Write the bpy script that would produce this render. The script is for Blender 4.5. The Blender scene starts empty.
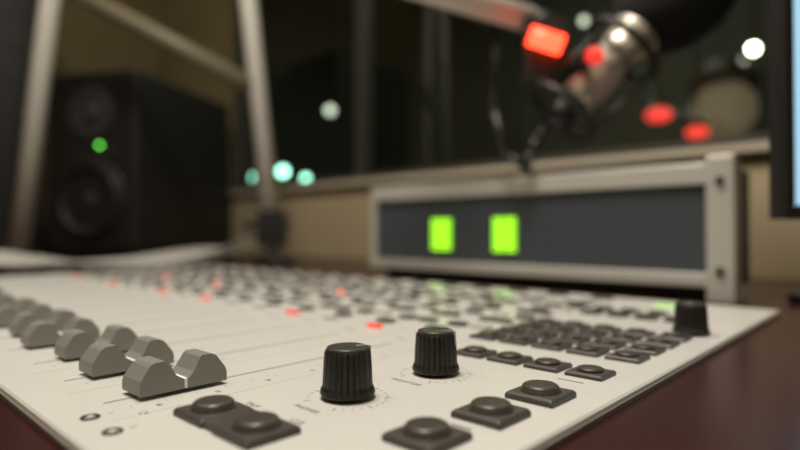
import bpy, math, random
from mathutils import Vector, Matrix
random.seed(4)
U=0.00125      # one design unit in metres
T=0.78         # height of the console's top plate above the floor
FL=-T/U        # floor in design units
def P(p): return Vector((p[0]*U,p[1]*U,p[2]*U+T))
sc=bpy.context.scene
try:
    sc.view_settings.view_transform='Standard'
    sc.view_settings.look='None'
except Exception: pass

# ---------------------------------------------------------------- materials
def mat(name,col,rough=.5,metal=0,spec=.5,emit=None,es=0,noise=0,nscale=50,bump=0,coat=0,stretch=None):
    m=bpy.data.materials.new(name); m.use_nodes=True
    nt=m.node_tree; b=nt.nodes['Principled BSDF']
    b.inputs['Base Color'].default_value=(*col,1)
    b.inputs['Roughness'].default_value=rough
    b.inputs['Metallic'].default_value=metal
    b.inputs['Specular IOR Level'].default_value=spec
    b.inputs['Coat Weight'].default_value=coat
    if emit:
        b.inputs['Emission Color'].default_value=(*emit,1)
        b.inputs['Emission Strength'].default_value=es
    if noise or bump:
        tc=nt.nodes.new('ShaderNodeTexCoord'); mp=nt.nodes.new('ShaderNodeMapping')
        if stretch: mp.inputs['Scale'].default_value=stretch
        n=nt.nodes.new('ShaderNodeTexNoise'); n.inputs['Scale'].default_value=nscale
        n.inputs['Detail'].default_value=4
        nt.links.new(tc.outputs['Object'],mp.inputs[0]); nt.links.new(mp.outputs[0],n.inputs['Vector'])
        if noise:
            mx=nt.nodes.new('ShaderNodeMix'); mx.data_type='RGBA'
            mx.inputs[6].default_value=(*[c*(1-noise) for c in col],1)
            mx.inputs[7].default_value=(*[min(1,c*(1+noise)) for c in col],1)
            nt.links.new(n.outputs['Fac'],mx.inputs[0]); nt.links.new(mx.outputs[2],b.inputs['Base Color'])
        if bump:
            bp=nt.nodes.new('ShaderNodeBump'); bp.inputs['Strength'].default_value=bump
            bp.inputs['Distance'].default_value=.001
            nt.links.new(n.outputs['Fac'],bp.inputs['Height']); nt.links.new(bp.outputs[0],b.inputs['Normal'])
    return m
M={}
M['plate']=mat('console_plate',(.64,.625,.585),.32,.12,.5,noise=.05,nscale=40)
M['edge']=mat('plate_edge',(.25,.23,.2),.4,.5)
M['key']=mat('key_dark',(.050,.041,.033),.36,0,.5,noise=.1,nscale=400,bump=.05)
M['keybase']=mat('key_base',(.055,.047,.040),.42,0,.45)
M['knob']=mat('knob_black',(.016,.014,.013),.38,0,.5)
M['knobtop']=mat('knob_top',(.045,.042,.04),.34,0,.5)
M['fader']=mat('fader_grey',(.21,.205,.188),.45,0,.45,noise=.05,nscale=500)
M['white']=mat('white_mark',(.85,.84,.8),.5)
M['mark']=mat('indicator_mark',(.45,.44,.42),.5)
M['print']=mat('print_grey',(.13,.12,.11),.6)
M['printl']=mat('print_light',(.42,.41,.38),.6)
M['slot']=mat('slot_dark',(.2,.19,.17),.7)
M['red']=mat('key_red',(.6,.07,.05),.4,emit=(1,.08,.04),es=.45)
M['redled']=mat('led_red',(.6,.07,.05),.4,emit=(1,.12,.05),es=1.5)
M['green']=mat('key_green',(.4,.62,.3),.4,emit=(.35,.9,.12),es=.3)
M['lightkey']=mat('key_light',(.42,.41,.38),.45)
M['desk']=mat('desk_mahogany',(.030,.006,.006),.26,0,.32,noise=.3,nscale=14,stretch=(1,9,1))
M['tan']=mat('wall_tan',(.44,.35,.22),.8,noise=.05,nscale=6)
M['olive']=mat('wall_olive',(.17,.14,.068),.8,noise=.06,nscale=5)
M['sill']=mat('sill_cream',(.58,.50,.38),.6)
M['studio']=mat('studio_wall',(.11,.11,.09),.9,noise=.15,nscale=3)
M['floor']=mat('floor_carpet',(.05,.045,.04),.95,noise=.3,nscale=80)
M['ceil']=mat('ceiling_paint',(.35,.32,.27),.9,noise=.04,nscale=10)
M['framepaint']=mat('window_frame_dark',(.05,.047,.038),.5)
M['black']=mat('black_plastic',(.012,.012,.012),.45)
M['spk']=mat('speaker_vinyl',(.009,.008,.007),.5,noise=.1,nscale=60)
M['cone']=mat('speaker_cone',(.025,.025,.025),.6)
M['rubber']=mat('rubber',(.008,.008,.008),.5)
M['silver']=mat('satin_aluminium',(.60,.58,.53),.42,.45)
M['pole']=mat('pole_paint',(.66,.63,.57),.45)
M['brace']=mat('brace_paint',(.17,.145,.09),.5)
M['panel']=mat('slate_panel',(.05,.058,.07),.30,noise=.3,nscale=300)
M['led']=mat('led_green',(.05,.2,.01),.4,emit=(.40,1,.02),es=1.7)
M['ledback']=mat('led_window',(.03,.1,.01),.3,emit=(.2,.7,.01),es=.5)
M['tally']=mat('tally_red',(.6,.02,.01),.3,emit=(1,.05,.02),es=6)
M['tallydim']=mat('tally_red_dim',(.5,.02,.01),.3,emit=(1,.04,.03),es=.9)
M['micmetal']=mat('mic_nickel',(.60,.54,.45),.34,.45)
M['foam']=mat('foam_black',(.01,.01,.01),.95,bump=.5,nscale=300)
M['paper']=mat('paper_white',(.46,.44,.40),.7)
M['screen']=mat('monitor_screen',(.2,.3,.35),.2,emit=(.38,.66,.85),es=1.0)
M['gled']=mat('power_led',(.1,.5,.1),.3,emit=(.15,1,.1),es=4.5)
M['rackgrey']=mat('rack_grey',(.03,.03,.032),.5)
M['bulbcool']=mat('bulb_cool',(.8,.9,.9),.3,emit=(.38,.95,.78),es=8)
M['bulbwarm']=mat('bulb_warm',(.9,.9,.8),.3,emit=(1,.95,.82),es=24)
M['bulbdim']=mat('bulb_dim',(.8,.8,.7),.3,emit=(.85,.9,.75),es=2.4)
M['bulbred']=mat('bulb_red',(.8,.1,.1),.3,emit=(1,.05,.04),es=1.7)
M['globe']=mat('globe_warm',(.35,.27,.2),.5,emit=(1,.72,.48),es=.12)
g=bpy.data.materials.new('studio_glass'); g.use_nodes=True
nt=g.node_tree; nt.nodes.clear()
o=nt.nodes.new('ShaderNodeOutputMaterial'); mx=nt.nodes.new('ShaderNodeMixShader'); tr=nt.nodes.new('ShaderNodeBsdfTransparent')
gl=nt.nodes.new('ShaderNodeBsdfGlossy'); gl.inputs['Roughness'].default_value=.02
tr.inputs[0].default_value=(.88,.92,.86,1); mx.inputs[0].default_value=.07
nt.links.new(tr.outputs[0],mx.inputs[1]); nt.links.new(gl.outputs[0],mx.inputs[2]); nt.links.new(mx.outputs[0],o.inputs[0])
M['glass']=g

# ---------------------------------------------------------------- mesh builder
class MB:
    def __init__(s): s.v=[];s.f=[];s.m=[];s.s=[];s.mats=[]
    def add(s,vs,fs,m,smooth=False):
        if m not in s.mats: s.mats.append(m)
        b=len(s.v); s.v+= [tuple(a) for a in vs]
        for f in fs:
            s.f.append([b+i for i in f]); s.m.append(s.mats.index(m)); s.s.append(smooth)
    def box(s,x0,x1,y0,y1,z0,z1,m,c=0,M4=None):
        if c:
            rows=[(0,z0),(0,z1-c),(c,z1)]
        else: rows=[(0,z0),(0,z1)]
        vs=[];fs=[]
        for i,z in rows: vs+=[(x0+i,y0+i,z),(x1-i,y0+i,z),(x1-i,y1-i,z),(x0+i,y1-i,z)]
        n=len(rows)
        fs.append([3,2,1,0]); fs.append([4*(n-1)+k for k in range(4)])
        for r in range(n-1):
            for k in range(4):
                a=4*r+k;b=4*r+(k+1)%4; fs.append([a,b,b+4,a+4])
        if M4: vs=[M4@Vector(v) for v in vs]
        s.add(vs,fs,m)
    def lathe(s,c,prof,m,seg=32,axis=(0,0,1),smooth=True,flute=None,caps=True):
        q=Vector(axis).to_track_quat('Z','Y'); c=Vector(c)
        vs=[];fs=[]
        for j,(r,z) in enumerate(prof):
            for i in range(seg):
                a=2*math.pi*i/seg; rr=r
                if flute and flute[0]<=j<=flute[1]: rr=r*(1-flute[2]*(1 if (i%4) in (0,) else 0))
                vs.append(c+q@Vector((rr*math.cos(a),rr*math.sin(a),z)))
        n=len(prof)
        for j in range(n-1):
            for i in range(seg):
                a=j*seg+i;b=j*seg+(i+1)%seg; fs.append([a,b,b+seg,a+seg])
        s.add(vs,fs,m,smooth)
        if caps:
            b=len(s.v)-seg*n
            s.f.append([b+i for i in range(seg)][::-1]); s.m.append(s.mats.index(m)); s.s.append(False)
            s.f.append([b+(n-1)*seg+i for i in range(seg)]); s.m.append(s.mats.index(m)); s.s.append(False)
    def tube(s,p0,p1,r0,r1,m,seg=20):
        p0=Vector(p0);p1=Vector(p1); s.lathe(p0,[(r0,0),(r1,(p1-p0).length)],m,seg,(p1-p0))
    def path(s,pts,r,m,seg=10):
        for a,b in zip(pts[:-1],pts[1:]): s.tube(a,b,r,r,m,seg)
        for p in pts[1:-1]: s.ball(p,r,m)
    def ball(s,c,r,m,sc3=(1,1,1),seg=20,axis=(0,0,1)):
        q=Vector(axis).to_track_quat('Z','Y'); c=Vector(c); vs=[];fs=[]; n=12
        for j in range(n+1):
            t=math.pi*j/n+1e-4*(1 if j==0 else -1 if j==n else 0)
            for i in range(seg):
                a=2*math.pi*i/seg
                vs.append(c+q@Vector((r*sc3[0]*math.sin(t)*math.cos(a),r*sc3[1]*math.sin(t)*math.sin(a),-r*sc3[2]*math.cos(t))))
        for j in range(n):
            for i in range(seg):
                a=j*seg+i;b=j*seg+(i+1)%seg; fs.append([a,b,b+seg,a+seg])
        s.add(vs,fs,m,True)
    def torus(s,c,R,r,m,axis=(0,0,1),seg=40,n=10):
        q=Vector(axis).to_track_quat('Z','Y'); c=Vector(c); vs=[];fs=[]
        for i in range(seg):
            a=2*math.pi*i/seg
            for j in range(n):
                b=2*math.pi*j/n
                vs.append(c+q@Vector(((R+r*math.cos(b))*math.cos(a),(R+r*math.cos(b))*math.sin(a),r*math.sin(b))))
        for i in range(seg):
            for j in range(n):
                fs.append([i*n+j,((i+1)%seg)*n+j,((i+1)%seg)*n+(j+1)%n,i*n+(j+1)%n])
        s.add(vs,fs,m,True)
    def obj(s,name,parent=None,loc=(0,0,0),rz=0,bevel=0,bseg=2):
        me=bpy.data.meshes.new(name)
        me.from_pydata([(a*U,b*U,c*U) for a,b,c in s.v],[],s.f)
        for k in s.mats: me.materials.append(M[k])
        for p,mi,sm in zip(me.polygons,s.m,s.s): p.material_index=mi; p.use_smooth=sm
        me.update()
        ob=bpy.data.objects.new(name,me); sc.collection.objects.link(ob)
        if parent: ob.parent=parent; ob.location=Vector(loc)*U
        else: ob.location=P(loc)
        ob.rotation_euler=(0,0,rz)
        if bevel:
            bm=ob.modifiers.new('bev','BEVEL'); bm.width=bevel*U; bm.segments=bseg; bm.limit_method='ANGLE'; bm.angle_limit=math.radians(40)
        return ob
def empty(name,loc=(0,0,0),rz=0):
    e=bpy.data.objects.new(name,None); sc.collection.objects.link(e); e.location=P(loc); e.rotation_euler=(0,0,rz); e.empty_display_size=.02
    return e

# ---------------------------------------------------------------- room shell
XL,XR,YF,YB,ZC=-1650,900,-1300,720,1456
b=MB(); b.box(XL-20,XR+20,YF-20,YB,FL-20,FL,'floor'); b.obj('floor')
b=MB(); b.box(XL-20,XR+20,YF-20,YB+20,ZC,ZC+20,'ceil'); b.obj('ceiling')
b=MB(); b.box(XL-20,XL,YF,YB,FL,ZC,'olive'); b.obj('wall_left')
b=MB(); b.box(XR,XR+20,YF,YB,FL,ZC,'tan'); b.obj('wall_right')
b=MB(); b.box(XL,XR,YF-20,YF,FL,ZC,'tan'); b.obj('wall_front')
WX0,WX1,WZ0,WZ1=-1230,800,135,800
b=MB()
b.box(WX0,WX1,YB,YB+40,FL,WZ0,'tan'); b.box(WX0,WX1,YB,YB+40,WZ1,ZC,'tan')
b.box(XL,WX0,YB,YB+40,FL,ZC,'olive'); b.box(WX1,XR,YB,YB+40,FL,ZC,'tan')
b.obj('wall_back')
b=MB()
b.box(WX0,WX1,YB-14,YB+40,WZ0,WZ0+8,'sill'); 
for x in (WX0,WX1-22): b.box(x,x+22,YB+2,YB+38,WZ0+8,WZ1,'framepaint')
b.box(WX0+22,WX1-22,YB+2,YB+38,WZ1-22,WZ1,'framepaint'); b.box(WX0+22,WX1-22,YB+2,YB+38,WZ0+8,WZ0+20,'framepaint')
b.box(-790,-778,YB+2,YB+38,WZ0+20,WZ1-22,'framepaint')
b.box(WX0+22,WX1-22,YB+19,YB+20,WZ0+20,WZ1-22,'glass')
b.obj('window_1')
# studio beyond the glass
SY=2600
b=MB(); b.box(-2700,XR,YB+40,SY,FL-20,FL,'floor'); b.obj('floor_studio')
b=MB(); b.box(-2700,XR,YB+40,SY,ZC,ZC+20,'studio'); b.obj('ceiling_studio')
b=MB(); b.box(-2700,XR,SY,SY+20,FL,ZC,'studio'); b.obj('wall_studio_back')
b=MB(); b.box(-2720,-2700,YB+40,SY,FL,ZC,'studio'); b.obj('wall_studio_left')
b=MB(); b.box(XR,XR+20,YB+40,SY,FL,ZC,'studio'); b.obj('wall_studio_right')
b=MB(); b.box(-2700,XL-20,YB,YB+40,FL,ZC,'studio'); b.obj('wall_studio_front')

def floor_lamp(x,y,z,m,r=12):
    b=MB(); b.lathe((0,0,FL),[(90,0),(90,8),(8,14)],'black',24); b.tube((0,0,FL+10),(0,0,z-r),5,5,'black',10)
    b.lathe((0,0,z-r-12),[(10,0),(14,12)],'black',16); b.ball((0,0,z),r,m); b.obj('floor_lamp',loc=(x,y,0))
def pendant(x,y,z,m,r=12,name='pendant_lamp',sc3=(1,1,1)):
    b=MB(); b.tube((0,0,z+r),(0,0,ZC),3,3,'black',8); b.lathe((0,0,z+r*.8),[(r*1.1,0),(r*.6,r*.8)],'black',20)
    b.ball((0,0,z),r,m,sc3); b.lathe((0,0,ZC-8),[(20,0),(20,8)],'black',16); b.obj(name,loc=(x,y,0))
floor_lamp(-1763,1090,242,'bulbcool',20); floor_lamp(-1670,1177,262,'bulbcool',18); floor_lamp(-1610,1232,238,'bulbcool',12)
pendant(-1469,1227,460,'bulbdim',15); pendant(-328,1745,539,'bulbwarm'); pendant(-661,1434,614,'bulbdim',10); pendant(-573,1517,637,'bulbdim',14)
pendant(-446,1361,318,'bulbred',22,'pendant_signal_light',(1.3,1.3,.7)); pendant(-381,1422,278,'bulbred',19,'pendant_signal_light',(1.3,1.3,.7))
pendant(-387,1690,373,'globe',80,'globe_pendant_lamp')

# ---------------------------------------------------------------- desk
DZ=-3.0
e=empty('studio_desk',(0,0,DZ))
b=MB(); b.box(XL+6,XR-100,-60,YB-16,-30,0,'desk'); b.obj('desk_top',e,bevel=3)
b=MB()
for x in (XL+30,-700,XR-160):
    b.box(x,x+30,-20,YB-60,FL-DZ,-30,'black')
b.box(XL+60,XR-160,YB-90,YB-70,-300,-30,'black')
b.obj('desk_legs',e)

# ---------------------------------------------------------------- mixing console
C=empty('mixing_console',(0,0,0))
b=MB(); b.box(-700,-62,41.5,394,-2.9,0,'plate',c=.6); b.obj('top_plate',C)
b=MB(); b.box(-701,-61.2,40.7,394.8,-2.95,-1.5,'edge'); b.obj('plate_rim',C)

def knob(x,y,ang):
    b=MB()
    b.lathe((0,0,0),[(5,0),(5,1.2)],'knob',24)
    b.lathe((0,0,1.0),[(7.3,0),(7.7,.5),(7.5,1.6),(7.0,2.6),(6.75,8),(6.5,11.6),(6.0,12.6)],'knob',96,flute=(2,5,.055),smooth=False)
    b.lathe((0,0,13.5),[(6.05,0),(5.8,.55),(5.2,.75),(4.9,.6),(.1,.55)],'knobtop',48)
    b.box(-.3,.3,2.5,5.8,14.0,14.22,'mark'); b.box(-.3,.3,5.7,6.75,9.5,14.05,'mark')
    ob=b.obj('rotary_knob',C,loc=(x,y,0),rz=ang); return ob
KN=[(-117.5,104.6,-.45),(-116.3,141.8,-1.2),(-76.5,274,.4)]
for k in KN: knob(*k)
b=MB()
for (x,y,a) in KN:
    for i in range(25):
        t=math.radians(-60+i*12.5)
        dx,dy=math.cos(t),math.sin(t)
        m=Matrix.Translation((x+dx*11.2,y+dy*11.2,0))@Matrix.Rotation(t,4,'Z')
        L=1.0 if i%4==0 else .35
        b.box(-L,L,-.16,.16,0,.04,'print',M4=m)
b.obj('knob_scale_ticks',C)

def roundkey(b,x,y,w=14.4,r=5.2,h=2.0):
    b.box(x-w/2,x+w/2,y-w/2,y+w/2,0,h,'keybase',c=.7)
    b.lathe((x,y,h-.3),[(r+.5,0),(r+.4,.6),(r,1.0),(r-.2,1.7),(r-.8,2.1),(r-1.8,2.2),(.1,2.05)],'key',36)
b=MB()
for (x,y) in [(-80.4,95),(-79,118),(-78,141),(-111.3,71.5),(-130.8,71.5)]: roundkey(b,x,y)
b.box(-125,-117,64.8,78.2,0,1.7,'keybase')
b.obj('round_push_buttons',C,bevel=.25)
b=MB()
def smallkey(x,y,w=12.2,d=11.5,m='key'):
    b.box(x-w/2,x+w/2,y-d/2,y+d/2,0,1.5,'keybase',c=.5)
    b.lathe((x,y,1.3),[(4.3,0),(4.1,1.0),(3.5,1.3),(.1,1.3)],m,20)
for y in (174,205,222,239,256):
    for i in range(5 if y>180 else 4): smallkey(-78.5-15*i,y)
for y in (305,322): 
    for i in range(4): smallkey(-92-15*i,y,11,7)
b.obj('key_grid',C)

b=MB()
for k in range(17):
    x=-161-33*k
    if x<-690: break
    def kk(y,w,d,m,dx=0): b.box(x+dx-w/2,x+dx+w/2,y-d/2,y+d/2,0,1.8,m,c=.5)
    kk(190,8,4,'red' if k in (0,1,3,6,8,11,14) else 'lightkey')
    kk(205,9,6,'key',-7)
    kk(222,9,6,'key',-7); kk(222,9,6,'key' if k%2 else 'lightkey',7)
    kk(245,18,5,'key')
    kk(262,8,6,'lightkey',-8); kk(262,9,6,'key',7)
    kk(284,20,6,'key'); kk(304,9,6,'key',-7); kk(304,9,6,'lightkey',7)
    kk(322,9,6,'key',-7); kk(322,9,6,'lightkey' if k%2 else 'key',7); kk(340,18,5,'key')
    kk(358,12,6,'green' if k in (2,4) else 'lightkey'); kk(376,14,5,'key')
    if k in (5,9,12):
        b.lathe((x+8,248+ (k%3)*14,0),[(1.8,0),(1.6,2.2),(.1,2.8)],'redled',12)
b.box(-121,-109,358,366,0,2.2,'green',c=.5)
b.obj('channel_strip_keys',C)

# faders
b=MB()
for k in range(17):
    x=-161-33*k
    if x<-690: break
    b.box(x-.5,x+.5,56,168,0,.05,'slot')
    for j in range(12):
        y=60+j*9
        b.box(x+7,x+10,y-.15,y+.15,0,.04,'printl')
    b.box(x-16.7,x-16.4,52,385,0,.04,'printl')
for x in (-144.3,-98): b.box(x-.15,x+.15,52,385 if x<-100 else 60,0,.04,'printl')
b.obj('fader_slots',C)
prof=[(-12.8,1.2),(-13.0,3.8),(-12.6,5.2),(-10.2,8.6),(-9.2,9.4),(-8.2,9.7),(-5.6,9.7),(-4.8,9.2),(-2.6,5.4),(-1.2,4.2),(0,3.8),(1.2,4.2),(2.6,5.4),(4.8,9.2),(5.6,9.7),(8.2,9.7),(9.2,9.4),(10.2,8.6),(12.6,5.2),(13.0,3.8),(12.8,1.2)]
def fader(x,y):
    b=MB(); n=len(prof)
    vs2=[];fs2=[]
    for sgn in (-1,1):
        for (py,pz) in prof:
            w=6.3-(pz-1.2)*.13
            vs2.append((sgn*w,py,pz)); 
        for (py,pz) in prof: vs2.append((sgn*6.3,py*.98,1.2))
    for s0 in (0,2*n):
        for i in range(1,n-2):
            q=[s0+i,s0+i+1,s0+n+i+1,s0+n+i]
            fs2.append(q if s0 else q[::-1])
        fs2.append([s0+0,s0+1,s0+n+1] if s0==0 else [s0+0,s0+n+1,s0+1][::-1])
        fs2.append([s0+n-2,s0+n-1,s0+n+n-2])
    for i in range(n-1): fs2.append([i,i+1,2*n+i+1,2*n+i])
    fs2.append([0,n-1,3*n-1,2*n])
    b.add(vs2,fs2,'fader')
    b.box(-5.8,5.8,-.4,.4,3.6,4.1,'white'); b.box(5.4,6.35,-.38,.38,1.4,4.05,'white'); b.box(-6.35,-5.4,-.38,.38,1.4,4.05,'white')
    b.box(-.5,.5,-3,3,-.5,2,'black')
    ob=b.obj('fader_cap',C,loc=(x,y,0)); return ob
offs=[0,-1,1,-2,1,0,2,-1,0,6,0,3,0,-2,1,0,0]
for k in range(17):
    x=-161-33*k
    if x<-690: break
    fader(x,76+offs[k])
b=MB()
for (x,y) in [(-151,49.5),(-136.5,49.5)]:
    b.torus((x,y,.1),1.9,.4,'black',n=8); b.lathe((x,y,0),[(1.0,0),(.8,.5)],'silver',20)
for (x,y) in [(-66,47),(-66,388),(-145,60)]:
    b.lathe((x,y,0),[(1.2,0),(1.0,.4)],'silver',16)
b.obj('sockets_and_screws',C)
b=MB()
for k in range(17):
    x=-161-33*k
    if x<-690: break
    for y in (178,197,213,230,252,274,294,313,331,349,367):
        b.box(x-8,x-8+random.uniform(5,12),y-.5,y+.4,0,.04,'print')
for y in (107,129.5,152,163):
    w=random.uniform(5,9); b.box(-80-w/2,-80+w/2,y-.4,y+.4,0,.04,'print')
for i in range(4):
    for y in (183,213.5,230.5,247.5): b.box(-82-15*i,-75.5-15*i,y-.4,y+.3,0,.04,'print')
b.obj('printed_labels',C)
def text(s,x,y,size=2.6):
    c=bpy.data.curves.new('label_text','FONT'); c.body=s; c.size=size*U; c.align_x='CENTER'; c.extrude=.02*U
    c.materials.append(M['print']); ob=bpy.data.objects.new('label_text',c); sc.collection.objects.link(ob); ob.parent=C; ob.location=(x*U,y*U,.03*U)
text('PHONES',-117.5,89.5); text('MONITOR',-116.3,126.5); text('CUE',-111.3,82); text('TALK',-130.8,82); text('1',-151,53.5,2.2); text('2',-136.5,53.5,2.2)
for i,s in enumerate(['0','5','10','20','30','40']): text(s,-149,150-i*17,2.2)

# ---------------------------------------------------------------- rack display unit behind console
D=empty('rack_display_unit',(0,435,DZ))
X0,X1=-448,-92
z0,z1=10,98
b=MB(); b.box(X0+4,X1-6,6,70,z0,z1-2,'rackgrey'); b.obj('chassis',D,bevel=1.5)
b=MB()
b.box(X0,X1-14,-2,8,z1-15,z1,'silver'); b.box(X0,X1-14,-4,8,z0,z0+10,'silver'); b.box(X0,X0+7,-2,8,z0+10,z1-15,'silver')
b.obj('front_frame',D,bevel=1.2)
b=MB(); b.box(X1-18,X1,-6,10,z0-10,z1+4,'silver')
for z in (22,84): b.lathe((X1-9,-6,z),[(3.2,0),(2.8,2.5)],'black',16,(0,-1,0))
b.obj('end_bracket',D,bevel=1.5)
b=MB(); b.box(X0+7,X1-18,2,7,z0+10,z1-15,'panel'); b.obj('display_panel',D)
b=MB()
for xc in (-350,-277):
    b.box(xc-12.5,xc+12.5,.5,2,31,63,'ledback')
    for j in range(7):
        z=31.5+j*4.5
        b.box(xc-11.5,xc-1,-.4,.6,z,z+3.2,'led'); b.box(xc+1,xc+11.5,-.4,.6,z,z+3.2,'led')
b.obj('led_meters',D)
b=MB()
b.box(X0+12,X1-22,12,62,0,10,'rubber')  # dark recessed base added as the shadow band beneath the whole unit
b.obj('shadow_band',D)

# ---------------------------------------------------------------- studio monitor loudspeaker
S=empty('studio_monitor_speaker',(-1121,364,DZ),math.radians(29.6))
b=MB(); b.box(-95,95,10,290,0,12.5,'foam'); b.obj('foam_pad',S)
b=MB(); b.box(-97.5,97.5,0,320,12.5,346,'spk'); b.obj('cabinet',S,bevel=6,bseg=3)
b=MB(); fr=(0,-1,0)
b.lathe((0,1,108),[(78,0),(78,4),(73,6),(70,5),(66,3)],'rubber',48,fr,caps=False)
b.torus((0,-3,108),62,6,'rubber',fr,48); b.lathe((0,-1,108),[(58,1),(50,-4+1),(22,-8),(20,-5),(12,0),(.5,2)],'cone',48,fr,caps=False)
b.obj('woofer',S)
b=MB(); b.lathe((0,1,270),[(48,0),(48,4),(44,4.5),(22,1.5),(20,2)],'rackgrey',40,fr,caps=False); b.ball((0,-1,270),17,'cone',(1,1,.4),axis=fr)
b.torus((0,-3,270),21,2.5,'rackgrey',fr); b.obj('tweeter',S)
b=MB(); b.lathe((22,1,208),[(3.4,0),(3.0,4)],'gled',16,fr); b.lathe((50,1,198),[(6,0),(6,4)],'rackgrey',16,fr); b.obj('power_led',S)

# ---------------------------------------------------------------- pale leaning frame
F=empty('support_frame',(-912,380,DZ),math.radians(43))
b=MB()
b.tube((-207,0,4),(-106,0,850),15,14,'pole',24); b.tube((209,0,4),(116,0,850),14,13,'pole',24)
b.tube((-116,0,850),(126,0,850),15,15,'pole',24)
b.obj('legs',F)
b=MB(); b.tube((-150,0,455),(172,0,283),14,14,'brace',20); b.obj('brace',F)
b=MB(); 
for x in (-207,209): b.lathe((x,0,0),[(34,0),(34,6),(22,10)],'black',24)
b.box(182,224,-22,22,28,84,'black'); b.tube((160,-10,60),(235,-10,60),6,6,'black'); b.obj('clamps',F,bevel=2)

# ---------------------------------------------------------------- curled paper sheets
b=MB(); nx,ny=14,44; vs=[];fs=[]
for layer in range(2):
    vs=[];fs=[]
    for j in range(ny+1):
        for i in range(nx+1):
            u=i/nx; t=j/ny
            x=-870+140*u+20*math.sin(t*3+layer); y=70+400*t
            z=DZ+3+layer*5+14*max(0,math.sin(t*5.2+u*1.3+layer*.5))**2+24*max(0,(t-.6)/.4)**1.5*(.5+.5*u)+3*math.sin(u*5+t*9)+3
            vs.append((x,y,z))
    for j in range(ny):
        for i in range(nx):
            a=j*(nx+1)+i; fs.append([a,a+1,a+nx+2,a+nx+1])
    b.add(vs,fs,'paper',True)
ob=b.obj('paper_sheets'); so=ob.modifiers.new('s','SOLIDIFY'); so.thickness=.0008

# ---------------------------------------------------------------- equipment rack far left
R=empty('equipment_rack',(-1465,170,DZ))
b=MB(); b.box(-135,135,-170,170,0,620,'black'); b.obj('cabinet',R,bevel=3)
b=MB()
for i in range(9):
    b.box(-122,122,-176,-168,20+i*65,78+i*65,'rackgrey')
    b.box(133,138,-150,150,30+i*65,34+i*65,'rackgrey')
    b.box(-100,-90,-178,-175,45+i*65,50+i*65,'gled' if i%3==0 else 'lightkey')
b.obj('rack_modules',R)

# ---------------------------------------------------------------- microphone on boom
Q=empty('boom_microphone',(-198,471,192),math.radians(43))
ax=Vector((.69,0,.72)).normalized()
b=MB()
c0=Vector((-50,0,-56))
b.lathe(c0,[(8,0),(13,6),(15,12),(15,34)],'black',32,ax)
b.lathe(c0,[(16,32),(18,36),(18,66),(19.5,68),(19.5,74),(18,76),(18,100),(22,108),(22,122)],'micmetal',32,ax)
b.obj('mic_body',Q)
b=MB(); b.ball(c0+ax*162,46,'foam',(1,1,1.28),axis=ax); b.obj('foam_windscreen',Q)
b=MB()
for k in (18,92):
    b.torus(c0+ax*k,33,3.4,'black',ax)
for a in range(6):
    t=a*math.pi/3; q=ax.to_track_quat('Z','Y')
    p=c0+q@Vector((33*math.cos(t),33*math.sin(t),18)); p2=c0+q@Vector((33*math.cos(t+.3),33*math.sin(t+.3),92))
    if a%2==0: b.tube(p,p2,2.0,2.0,'black',8)
    b.tube(c0+q@Vector((17*math.cos(t),17*math.sin(t),40)),p,1.0,1.0,'rubber',8)
    b.tube(c0+q@Vector((17*math.cos(t),17*math.sin(t),64)),p2,1.0,1.0,'rubber',8)
b.box(-72,-38,-14,14,-12,34,'black')
b.tube((-50,0,0),(-32,-6,-14),9,9,'black')
b.obj('shock_mount',Q)
b=MB(); b.tube((-69,-18,17),(-43,-22,7),8,8,'tally',20); b.ball((-22,-36,-6),7,'tallydim'); b.tube((-22,-36,-6),(-26,-10,-8),5,5,'black'); b.obj('tally_light',Q)
b=MB(); b.path([c0,c0-ax*14,c0+Vector((-14,0,-22)),c0+Vector((-18,0,-34)),c0+Vector((-34,6,-24)),c0+Vector((-44,10,16)),Vector((-92,12,36)),Vector((-130,12,54)),Vector((-285,12,98))],4,'black'); b.obj('cable',Q)
b=MB(); b.tube((-62,0,36),(-300,0,107),11,12,'pole',20); b.ball((-300,0,107),15,'pole'); b.tube((-300,0,107),(-300,0,ZC-192),10,10,'pole'); b.lathe((-300,0,ZC-192-12),[(40,0),(40,12)],'pole',24)
b.ball((-55,0,32),12,'black'); b.obj('boom_arm',Q)

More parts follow.
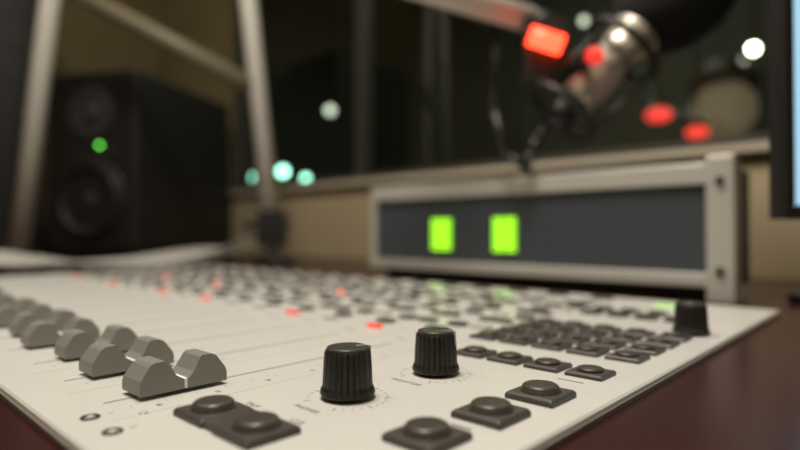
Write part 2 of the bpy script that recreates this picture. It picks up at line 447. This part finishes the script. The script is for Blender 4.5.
# ---------------------------------------------------------------- computer monitor at right
ang=math.atan2(.901,.526)
K=empty('computer_monitor',(-55.5,359,DZ),ang)
b=MB(); Wd,Hh=320,250; zb=56
b.box(0,Wd,0,7,zb,zb+Hh,'black'); b.box(40,Wd-40,7,20,zb+40,zb+Hh-40,'black')
B=7.5
b.box(0,Wd,-3,0,zb,zb+B,'black'); b.box(0,Wd,-3,0,zb+Hh-B,zb+Hh,'black'); b.box(0,B,-3,0,zb+B,zb+Hh-B,'black'); b.box(Wd-B,Wd,-3,0,zb+B,zb+Hh-B,'black')
b.obj('bezel',K,bevel=1)
b=MB(); b.box(B,Wd-B,-1,0,zb+B,zb+Hh-B,'screen'); b.obj('screen',K)
b=MB(); b.box(Wd/2-25,Wd/2+25,20,34,6,zb+120,'black'); b.box(Wd/2-70,Wd/2+70,-20,70,0,7,'black'); b.obj('stand',K,bevel=2)

# ---------------------------------------------------------------- lights
def area(name,loc,size,power,col,target=None,sy=None):
    l=bpy.data.lights.new(name,'AREA'); l.energy=power; l.color=col; l.size=size
    if sy: l.shape='RECTANGLE'; l.size_y=sy
    o=bpy.data.objects.new(name,l); sc.collection.objects.link(o); o.location=P(loc)
    if target:
        o.rotation_euler=(P(target)-P(loc)).to_track_quat('-Z','Y').to_euler()
    return o
area('ceiling_light_console',(-250,90,950),.30,15,(1,.955,.87),(-200,100,0))
area('ceiling_light_room',(-900,-300,1400),.8,8,(1,.86,.64),(-800,200,0))
area('ceiling_light_right',(200,-300,1400),.6,14,(1,.87,.68),(-150,600,100))
area('ceiling_light_studio',(-900,1700,1400),1.0,7,(.95,1,.88),(-900,1700,0))
w=bpy.data.worlds.new('world'); sc.world=w; w.use_nodes=True
w.node_tree.nodes['Background'].inputs[0].default_value=(1,.9,.75,1); w.node_tree.nodes['Background'].inputs[1].default_value=.05

# ---------------------------------------------------------------- camera
cd=bpy.data.cameras.new('camera'); cam=bpy.data.objects.new('camera',cd); sc.collection.objects.link(cam)
cam.location=P((0,0,46)); cam.rotation_euler=(math.radians(90.72),0,math.radians(43))
cd.sensor_width=36; cd.lens=25.2; cd.clip_start=.005; cd.clip_end=50
cd.dof.use_dof=True; cd.dof.focus_distance=166*U; cd.dof.aperture_fstop=4.0
sc.camera=cam
